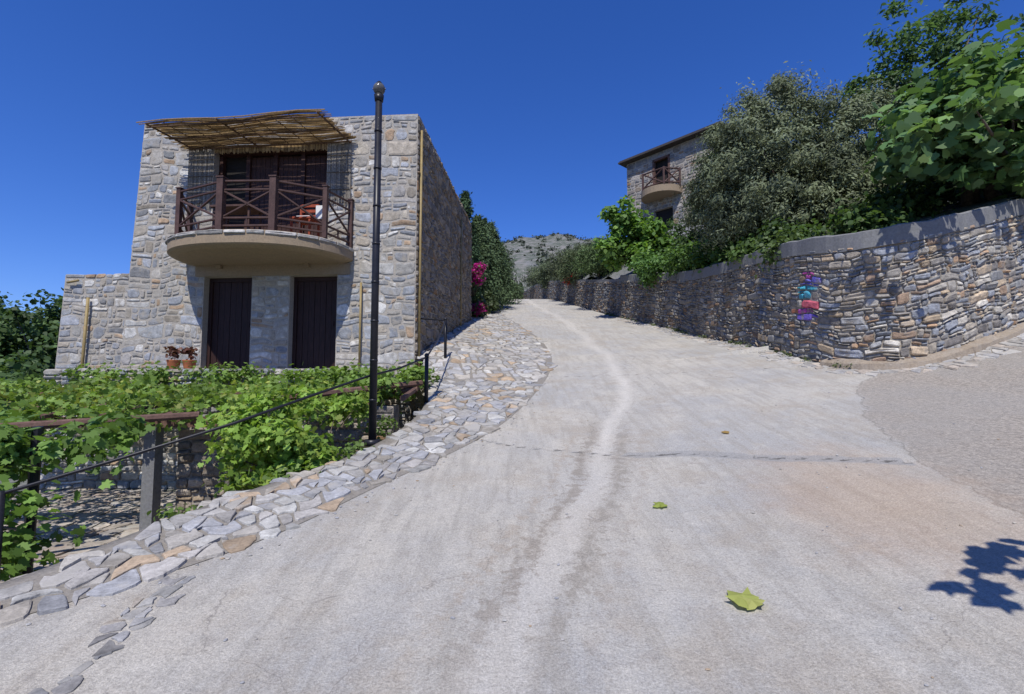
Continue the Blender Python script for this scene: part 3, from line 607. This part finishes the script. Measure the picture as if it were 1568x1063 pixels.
def tree(name,lobes,ncl,rcl,nl,size,shape,col,mat,base=None,tr=.15,col2=None,pw_=.4,bias=.5,nb=14,flat=.7,multi=1,out=.4):
    e=empty(name); P,O,br,cl=crown(lobes,ncl,rcl,nl,pw_,flat)
    C=np.array(col)[None]*br[:,None]
    if col2 is not None:
        f=(rng.random(len(P))<.25)[:,None]; C=np.where(f,np.array(col2)[None]*br[:,None],C)
    leafcloud('foliage',P,O,size*rng.uniform(.6,1.25,len(P)),shape,C,mat,e,bias,out)
    if base:
        mb=MB(); b0=Vector(base); 
        L=np.array(lobes); cen=Vector(L[:,:3].mean(0)); 
        for q in range(multi):
            off=Vector((random.uniform(-1,1),random.uniform(-1,1),0))*(.25 if multi>1 else 0)
            fk=b0.lerp(cen,.45)+off*1.5; mid=b0.lerp(fk,.5)+Vector((random.uniform(-.1,.1),random.uniform(-.1,.1),0))
            mb.tube([b0+off-Vector((0,0,.3)),b0+off,mid,fk],[tr*1.4,tr*1.15,tr*.9,tr*.75],9)
            for k in range(nb):
                tgt=Vector(cl[random.randrange(len(cl))]); m1=fk.lerp(tgt,.45)+Vector((random.uniform(-.2,.2),random.uniform(-.2,.2),random.uniform(0,.25)))
                mb.tube([fk,m1,tgt],[tr*.5,tr*.25,tr*.07],5)
        mb.build('trunk_and_limbs',[M_bark],e,True)
    return e
OLC=(.165,.195,.11); 
tree('olive_tree',[(6.9,12.6,7.2,2.0,1.8,2.1),(6.1,12.9,6.6,1.3,1.3,1.5),(8.6,12.4,7.3,1.7,1.5,1.9),(7.6,12.2,5.9,2.1,1.2,1.1),(7.2,12.6,8.5,1.3,1.0,1.1),(9.6,11.8,6.4,1.4,1.2,1.4)],540,.34,215,.115,OL*np.array([1.1,1,1]),OLC,M_olive,(7.6,12.8,TZ(7.6,12.8)),.2,(.19,.215,.135),nb=22,bias=.4,pw_=.28,out=1.0)
tree('olive_tree',[(6.9,15.8,7.6,.9,.9,1.3),(7.6,16.3,6.8,1.3,1,1.5),(7.3,16,8.8,.9,.8,.9),(8.5,17,9.5,1.3,1,1.2)],170,.4,150,.14,OL,(.12,.15,.08),M_olive,(7.3,16,TZ(7.3,16)),.12,(.13,.16,.095),nb=10,bias=.3,out=.8)
tree('fig_tree',[(8.7,8.9,6.5,1.6,1.1,1.2),(7.6,8.9,6.2,.9,.8,.7),(10.2,9.2,6.8,1.7,1.3,1.5),(9.2,8.5,5.6,1.4,.6,.5),(6.15,7.35,5.55,.35,.35,.3),(7.1,7.0,5.7,.45,.4,.3),(8.0,8.0,6.3,.8,.5,.7)],185,.40,18,.225,FIG2,(.095,.175,.065),M_leaf,(9.6,10.0,TZ(9.6,10)),.11,(.14,.23,.075),nb=24,bias=.9,multi=3,out=.6)
tree('ailanthus_tree',[(10.6,13.6,10.7,1.2,1,1.1),(12.2,13.6,11.5,1.6,1,1.5),(13.8,13.6,11.2,1.2,1.1,1.3),(11.5,14,9.9,1.8,1,.9)],90,.38,90,.14,BROAD*np.array([.6,1.2,1]),(.085,.15,.06),M_leaf,(11.8,14,TZ(11.8,14)),.14,(.11,.18,.065),nb=26,bias=.9)
tree('mulberry_tree',[(5.0,20.3,7.4,1.1,1.0,1.1),(4.6,20.0,8.5,.75,.8,.8),(5.7,20.2,7.9,.7,.8,.6),(5.9,19.6,6.8,1.1,.9,.7),(4.1,20,7.1,.5,.6,.8)],105,.36,60,.20,BROAD,(.12,.22,.05),M_leaf,(5.6,20.6,TZ(5.6,20.6)),.1,(.18,.29,.065),nb=10,bias=.8)
for i,(x,y,r,c) in enumerate([(5.9,14.2,.55,(.09,.17,.04)),(5.2,17.4,.7,(.10,.19,.05)),(6.5,11.3,.5,(.07,.12,.04)),(7.0,14.6,.9,(.05,.09,.03)),(5.4,18.6,.6,(.11,.2,.045)),(7.0,9.6,.45,(.07,.12,.035)),(6.2,13.0,.55,(.08,.15,.04)),(8.2,10.2,.6,(.06,.11,.03)),(9.8,10.8,.9,(.05,.09,.03)),(11.8,11.8,1.1,(.05,.09,.03)),(7.8,18,1.3,(.05,.085,.03)),(9.4,20,1.6,(.05,.085,.03)),(6.9,22.5,1.0,(.08,.14,.04)),(8.6,16,1.7,(.05,.08,.03)),(10.5,14.5,1.8,(.05,.08,.03)),(5.75,15.6,.6,(.10,.18,.045)),(6.3,16.6,.8,(.07,.12,.04)),(10.5,17,3.0,(.05,.08,.03)),(13.5,16.5,3.0,(.05,.08,.03)),(5.95,11.9,.35,(.09,.15,.04)),(5.9,10.4,.25,(.10,.15,.05))]):
    z=TZ(x,y); tree('shrub',[(x,y,z+r*.5,r*1.25,r*1.1,r*.95)],int(26+26*r),.3,60,.10+.03*(r>1.5),BROAD,c,M_leaf,None,bias=.6)
for (x,y,r,c) in [(3.9,29,1.3,(.11,.14,.07)),(3.9,33,1.5,(.12,.14,.085)),(3.0,38,1.4,(.12,.15,.085)),(4.5,25,1.2,(.10,.15,.06)),(2.6,45,1.6,(.11,.13,.085)),(6.5,36,2.0,(.11,.13,.08)),(6,43,2.2,(.11,.13,.085))]:
    z=TZ(x,y); tree('olive_tree',[(x,y,z+r*.7,r*1.0,r,r*.7),(x+.5,y,z+r*1.0,r*.7,r*.7,r*.5)],80,.45,90,.19,OL,c,M_olive,(x,y,z),.1,bias=.3,nb=6)
tree('red_flower_bush',[(3.75,30.5,8.0,.45,.4,.35)],14,.2,40,.12,BROAD,(.45,.03,.02),M_leaf,None,bias=.5)
def conifer(x,y,z,h,r,name='cypress_tree',col=(.025,.05,.018),n=150):
    e=empty(name); t_=rng.random(n)**.8; a=rng.random(n)*6.283; rr=r*(1-t_)**.75*(.55+.6*rng.random(n))*np.clip(t_*8+.3,0,1)
    c=np.stack([x+rr*np.cos(a),y+rr*np.sin(a),z+.2+t_*h*.98],-1); nl=90; ii=np.repeat(np.arange(n),nl); g=rng.normal(size=(len(ii),3))*np.array([.5,.5,.8])
    cr=(.16+.24*(1-t_))*r*1.0; P=c[ii]+g*cr[ii][:,None]*.9; O=g*.3; O[:,0]+=np.cos(a)[ii];O[:,1]+=np.sin(a)[ii]
    br=rng.uniform(.6,1.4,n)[ii]*rng.uniform(.8,1.2,len(ii))
    leafcloud('foliage',P,O,.17*rng.uniform(.6,1.2,len(ii)),OL*np.array([1.3,1,1]),np.array(col)[None]*br[:,None],M_conifer,e,.4,.6)
    mb=MB(); mb.tube([(x,y,z-.3),(x,y,z+h*.9)],[.14,.02],7); mb.build('trunk',[M_bark],e)
conifer(-2.3,23.5,4.9,5.9,.95,col=(.05,.085,.04)); conifer(-1.75,24.6,5.2,4.6,1.2,'pine_tree',(.08,.12,.055),180); conifer(-1.2,27,5.6,4.6,1.3,'pine_tree',(.085,.125,.06),190); conifer(-1.0,31,6.4,4.0,1.5,'pine_tree',(.09,.13,.065),170)
conifer(-1.9,34,7.0,6.0,.7,col=(.05,.08,.04)); conifer(1.1,62,10,4.0,.9,col=(.06,.09,.05)); conifer(4.5,60,10.3,4.0,.8,col=(.06,.09,.05)); conifer(2.9,75,10.8,4.5,.9,col=(.06,.09,.05))
for (x,y,r) in [(-1.9,21.3,.7),(-1.7,24,.9),(-1.7,28,.8),(-1.4,33,1.0),(-.9,38,1.1),(-.2,44,1.2),(1.6,54,1.2),(3.5,56,1.4),(-.5,52,1.8),(6,60,2.0),(-3,46,2.5),(3,70,2.0),(6,78,2.4),(1,80,2.2)]:
    z=float(H(x,y)); tree('shrub',[(x,y,z+r*.6,r,r,r*.8)],int(30+14*r),.3,60,.14,BROAD,(.09,.12,.055),M_leaf,None,bias=.6)
rr_=np.random.default_rng(3)
hx=rr_.uniform(-60,160,900); hy=rr_.uniform(75,300,900); hz=T(hx,hy)
e=empty('hillside_scrub'); ii=np.repeat(np.arange(900),26); sz=rr_.uniform(.6,1.7,900)
g=rr_.normal(size=(len(ii),3))*np.array([.55,.55,.35])*sz[ii][:,None]; P=np.stack([hx,hy,hz],-1)[ii]+g+np.array([0,0,.4])
leafcloud('foliage',P,g,np.full(len(P),.75),BROAD,np.array((.08,.095,.07))[None]*rr_.uniform(.7,1.3,900)[ii][:,None],M_conifer,e,.6)
tree('bougainvillea',[(-1.65,20.4,6.35,.45,.45,.4),(-1.5,20.3,6.0,.3,.3,.25)],22,.2,60,.10,BROAD,(.42,.02,.22),M_leaf,(-1.7,20.4,4.3),.05,(.10,.14,.05),nb=6)
tree('bougainvillea',[(-1.35,20.0,4.65,.3,.3,.2)],10,.17,50,.09,BROAD,(.30,.02,.16),M_leaf,None,col2=(.1,.14,.05))
tree('shrub',[(-1.8,20.6,5.2,.5,.5,.9)],30,.3,60,.1,BROAD,(.06,.10,.035),M_leaf,None)
for (x,y,h,r) in [(-20.6,22,5.2,1.9),(-23.5,21.5,5.0,1.9),(-22,25,5.6,2.2),(-26,23,5,2.3),(-19,27,4.8,2.2),(-30,26,6,3),(-16.5,15.5,1.7,1.6),(-14.2,13.5,1.4,1.4),(-18.5,17.5,2.6,1.8)]:
    tree('deciduous_tree',[(x,y,h-r*.8,r,r,r),(x+r*.5,y-.3,h-r*1.7,r*.9,r*.8,r),(x-r*.4,y-.5,h-r*2.2,r*.9,r*.8,r)],130,.55,70,.2,BROAD,(.07,.12,.04),M_leaf,(x,y,-1.5),.2,(.09,.155,.05),nb=8)
# ---- pergola & vines
pg=empty('grapevine_pergola'); mb=MB()
mb.box((-9.2,6.75,1.02),(-3.9,6.87,1.16)); mb.box((-9.3,8.6,1.34),(-2.0,8.7,1.46))
for x in np.arange(-9,-2,.75): mb.tube([(x,6.3 if x<-3.9 else 7.0,1.20),(x,9.8,1.52)],.035,6)
mb.tube([(-5.9,5.0,1.14),(-3.8,6.0,1.24)],.045,7); mb.tube([(-2.9,8.0,1.45),(-1.6,8.3,1.5)],.06,7); mb.tube([(-1.7,9.8,1.65),(-1.6,7.2,1.4)],.045,7)
mb.tube([(-3.3,6.6,1.40),(-1.55,8.4,1.62)],.05,7)
mb.build('wooden_beams',[M_beam],pg)
mb=MB(); mb.box((-5.0,6.72,-.5),(-4.84,6.88,1.02)); mb.box((-7.6,6.72,-.6),(-7.45,6.88,1.02)); mb.build('concrete_posts',[M_conc],pg)
mb=MB(); mb.tube([(-4.72,4.9,-.5),(-4.7,4.9,1.2)],.045,8); mb.tube([(-5.15,4.6,-.5),(-5.2,4.7,.5),(-5.05,4.8,1.2)],[.07,.05,.04],7)
for zz in (.55,.2): mb.tube([(-6.8,5.6,zz-.1),(-4.7,4.9,zz)],.018,6)
mb.build('post_and_vine_trunk',[M_black],pg)
mb=MB(); mb.box((-4.75,7.05,-.5),(-3.9,7.6,1.0)); mb.box((-3.3,7.9,-.5),(-1.9,8.3,1.25));mb.build('support_wall',[M_mortar_d],pg)
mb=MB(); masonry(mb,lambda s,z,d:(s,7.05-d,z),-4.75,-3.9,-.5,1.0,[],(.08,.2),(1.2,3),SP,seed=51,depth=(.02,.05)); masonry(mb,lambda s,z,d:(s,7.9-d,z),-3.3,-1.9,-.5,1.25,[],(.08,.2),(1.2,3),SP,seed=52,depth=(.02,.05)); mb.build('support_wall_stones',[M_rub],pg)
n=9500; x=rng.uniform(-9.8,-1.7,n); y=rng.uniform(6.3,9.9,n); y=np.where(x>-3.9,7.3+(y-6.3)*.74,y)
x=np.where((x>-2.6)&(y<8),x-.8,x)
zz=1.22+.09*(y-6.4)+np.abs(rng.normal(size=n))*.09+.07*np.sin(x*2.3)*np.sin(y*2.9)+.06*np.sin(x*6.1+y*4)
front=rng.random(n)<.10; y=np.where(front&(x<-4.2),6.3+rng.random(n)*.4,y); zz=np.where(front&(x<-4.2),1.24-rng.random(n)**3*.45*(.3+.7*np.sin(x*3.7)**2),zz)
P=np.stack([x,y,zz],-1); br=rng.uniform(.6,1.3,n)*(1+.25*np.sin(x*3)*np.sin(y*2)); C=np.array((.17,.265,.055))[None]*br[:,None]
C=np.where((rng.random(n)<.12)[:,None],np.array((.30,.34,.08))[None]*br[:,None],C)
leafcloud('vine_leaves',P,np.zeros((n,3)),rng.uniform(.06,.115,n),VINE,C,M_leaf,pg,.7)
P,O,br,_=crown([(-4.75,4.75,.95,.75,.45,.3),(-4.7,4.6,.4,.35,.35,.5),(-4.9,4.5,.0,.4,.4,.5),(-4.3,5.1,1.1,.5,.4,.2),(-6.3,5.8,1.05,.9,.5,.18)],95,.24,22)
leafcloud('hanging_leaves',P,O,rng.uniform(.075,.13,len(P)),VINE,np.array((.15,.255,.055))[None]*br[:,None],M_leaf,pg,.7)
tree('grape_bush',[(-2.75,5.75,.95,.65,.5,.55),(-2.3,5.7,.6,.4,.4,.45),(-3.1,6.1,.75,.45,.4,.55),(-2.6,6.6,1.35,.8,.5,.25),(-3.2,5.8,1.2,.4,.4,.2)],150,.2,40,.08,VINE,(.20,.32,.055),M_leaf,(-2.6,6.0,-.3),.04,(.29,.38,.07),nb=10,bias=.7)
tree('climbing_plant',[(-3.0,9.2,1.72,1.6,.4,.14),(-2.2,8.2,1.6,.5,.6,.15),(-6,9.6,1.8,3.0,.3,.10),(-1.75,8.9,1.7,.2,.6,.2)],150,.2,26,.08,VINE,(.18,.28,.06),M_leaf,None,bias=.8)
tree('weeds',[(-2.3,5.2,.62,.4,.25,.08),(-1.95,5.9,.75,.2,.4,.15),(-2.9,4.6,.45,.3,.2,.08),(-1.9,7.0,1.0,.15,.6,.12)],34,.13,24,.05,BROAD,(.13,.2,.05),M_leaf,None)
wl=[]
for k in range(60):
    s=random.uniform(s15-8,s95+1.5); x,y,bz,h,tx,ty=wp(s); wl.append((x+ty*.1,y-tx*.1,bz+.08,.07,.07,.05))
tree('weeds',wl,110,.07,16,.035,BROAD,(.12,.15,.06),M_leaf,None)
for (x,y) in ((-7.15,10.35),(-6.85,10.4)):
    e=empty('potted_plant'); mb=MB(); mb.tube([(x,y,1.88),(x,y,1.92),(x,y,2.08),(x,y,2.1)],[.09,.1,.13,.14],12); mb.build('pot',[M_terra],e,True)
    P,O,br,_=crown([(x,y,2.25,.12,.12,.12)],8,.08,18); leafcloud('leaves',P,O,np.full(len(P),.07),BROAD,np.array((.16,.07,.05))[None]*br[:,None],M_leaf,e)
# ------------------------------------------------------------------ lamp post
lp=empty('lamp_post'); x,y=-1.75,6.2; z=float(H(x,y)); mb=MB()
mb.tube([(x,y,z-.05),(x,y,z+.02)],.10,14); mb.tube([(x,y,z),(x,y,z+4.45)],[.050,.045],12)
for k in range(1,9): mb.tube([(x,y,z+k*.5),(x,y,z+k*.5+.025)],.053,12)
mb.tube([(x,y,z+4.42),(x,y,z+4.5)],[.055,.065],12); mb.build('pole',[M_black],lp,True)
mb=MB(); mb.sphere((x,y,z+4.59),.08); mb.build('globe',[mat_flat('smoked_glass',(.10,.10,.10),rough=.15)],lp,True)
mb=MB(); mb.tube([(x-.085,y,z+4.59),(x+.085,y,z+4.59)],.01); mb.tube([(x,y,z+4.66),(x,y,z+4.69)],[.045,.02],10); mb.build('globe_cap',[M_black],lp)
hr=empty('handrail'); mb=MB()
ps=[(-1.5,11.0),(-1.42,8.15)]; tops=[3.05,2.08]
for (px_,py_),t_ in zip(ps,tops): zz=float(H(px_,py_)); mb.tube([(px_,py_,zz-.05),(px_,py_,t_)],.033,9); mb.sphere((px_,py_,t_),.04)
mb.tube([(-4.05,3.95,-.4),(-4.05,3.95,.78)],.03,9)
mb.tube([(-2.3,11.2,3.1),(-1.5,11,3.02),(-1.45,9.5,2.45),(-1.42,8.15,2.05),(-1.62,7.0,1.83),(-1.8,6.2,1.72),(-2.2,5.2,1.47),(-2.65,4.7,1.25),(-3.4,4.3,.98),(-4.05,3.95,.76),(-5,3.6,.6)],.015,7)
mb.build('posts_and_rail',[M_black],hr,True)
rb=empty('loose_stones'); mb=MB()
def pebble(x,y,z,r,col):
    o=len(mb.v); mb.sphere((x,y,z),r,col,0,8,(random.uniform(.8,1.5),random.uniform(.8,1.3),random.uniform(.4,.7)))
    for q in range(o,len(mb.v)):
        v=Vector(mb.v[q]); mb.v[q]=tuple(v+noise.noise_vector(v*(.9/max(r,.02)))*r*.4)
for k in range(34):
    y=random.uniform(3.3,5.8); x=float(Of(y))-random.uniform(-.05,.35); z=float(H(x,y))-.02 if x>float(Of(y)) else float(H(x,y))-random.uniform(.05,.3)
    pebble(x,y,z,random.uniform(.04,.11),random.choice(FP))
for k in range(260):
    if k%2: y=random.uniform(2.5,11); x=float(Lf(y))+abs(random.gauss(0,.15))
    else: y=random.uniform(2.0,9); x=random.uniform(-1.5,5)
    pebble(x,y,float(H(x,y))+.004,random.uniform(.004,.013),random.choice(FP))
mb.build('stones',[M_flag],rb)
def fleaf(x,y,s,col,rot,curl):
    mb=MB(); n=len(FIG); c_,s_=math.cos(rot),math.sin(rot); z0=float(H(x,y))+.012; vs=[(x,y,z0+.04*s/.2)]
    for (a,b_,d) in FIG2:
        X_=a*c_-b_*s_;Y_=a*s_+b_*c_; vs.append((x+X_*s,y+Y_*s,float(H(x+X_*s,y+Y_*s))+.01+curl*(a*a)*s+abs(d)*s*.6))
    mb.add(vs,[(0,1+i,1+(i+1)%n) for i in range(n)],col); mb.build('fallen_fig_leaf',[M_leaf])
fleaf(1.30,2.87,.17,(.34,.37,.10),.4,.7); fleaf(1.34,2.83,.13,(.40,.41,.13),2.4,.9); fleaf(1.24,4.2,.12,(.28,.33,.07),1.9,.4); fleaf(2.58,5.98,.09,(.34,.22,.07),1,.3)
# fig tree standing right of the view, its branch shades the road
e=empty('fig_tree'); mb=MB(); mb.tube([(6.5,-1.0,.2),(6.3,-.8,1.6),(5.6,-.2,2.8),(4.4,.6,3.3),(2.6,1.0,3.3)],[.16,.13,.09,.05,.015],8); mb.tube([(6.3,-.8,1.6),(6.9,-1.4,3.6)],[.1,.03],7); mb.tube([(3.6,.8,3.3),(2.8,1.5,3.2)],[.03,.008],5); mb.build('trunk_and_limbs',[M_bark],e,True)
P=np.array([(2.35,1.05,3.25),(2.55,1.25,3.3),(2.75,.95,3.2),(2.5,.85,3.3),(2.8,1.45,3.2),(3.0,1.2,3.25),(3.05,.8,3.3),(2.65,1.45,3.15),(3.25,1.0,3.3),(2.95,1.55,3.2),(2.25,.95,3.2),(2.15,1.1,3.2),(2.4,1.2,3.25),(2.65,1.1,3.3),(2.9,1.05,3.2)])
leafcloud('branch_leaves',P,np.zeros_like(P),np.full(len(P),.22),FIG2,np.tile((.065,.14,.035),(len(P),1)),M_leaf,e,1.8)
P,O,br,_=crown([(6.6,-1.6,3.8,1.4,1.3,1.0)],50,.4,16); leafcloud('foliage',P,O,np.full(len(P),.24),FIG,np.array((.065,.14,.035))[None]*br[:,None],M_leaf,e,1.0)
# ------------------------------------------------------------------ light, sky, camera
el=math.radians(57); azx,azy=-.17,-1.0; l=math.hypot(azx,azy); azx/=l;azy/=l
to=Vector((azx*math.cos(el),azy*math.cos(el),math.sin(el)))
sd=bpy.data.lights.new('sun','SUN'); sd.energy=5.0; sd.angle=math.radians(.5); sd.color=(1,.965,.905)
so=bpy.data.objects.new('sun',sd); scene.collection.objects.link(so); so.rotation_euler=to.to_track_quat('Z','Y').to_euler()
w=bpy.data.worlds.new('World'); scene.world=w; w.use_nodes=True; nt=w.node_tree
sk=nt.nodes.new('ShaderNodeTexSky'); sk.sky_type='NISHITA'; sk.sun_disc=False; sk.sun_elevation=el; sk.sun_rotation=math.atan2(azx,azy); sk.altitude=100; sk.air_density=1.0; sk.dust_density=.2; sk.ozone_density=2.5
hs=nt.nodes.new('ShaderNodeHueSaturation'); hs.inputs['Saturation'].default_value=1.25
mm=nt.nodes.new('ShaderNodeMix'); mm.data_type='RGBA'; mm.blend_type='MULTIPLY'; mm.inputs[0].default_value=1; mm.inputs[7].default_value=(.72,.88,1.5,1)
nt.links.new(sk.outputs[0],hs.inputs['Color']); nt.links.new(hs.outputs[0],mm.inputs[6]); nt.links.new(mm.outputs[2],nt.nodes['Background'].inputs[0]); nt.nodes['Background'].inputs[1].default_value=.10
cd=bpy.data.cameras.new('camera'); co_=bpy.data.objects.new('camera',cd); scene.collection.objects.link(co_); co_.location=(0,0,1.65); co_.rotation_euler=(math.radians(94),0,0)
cd.sensor_width=36; cd.lens=17.22; cd.clip_start=.05; cd.clip_end=4000; scene.camera=co_
scene.view_settings.view_transform='Standard'; scene.view_settings.look='None'; scene.view_settings.exposure=0
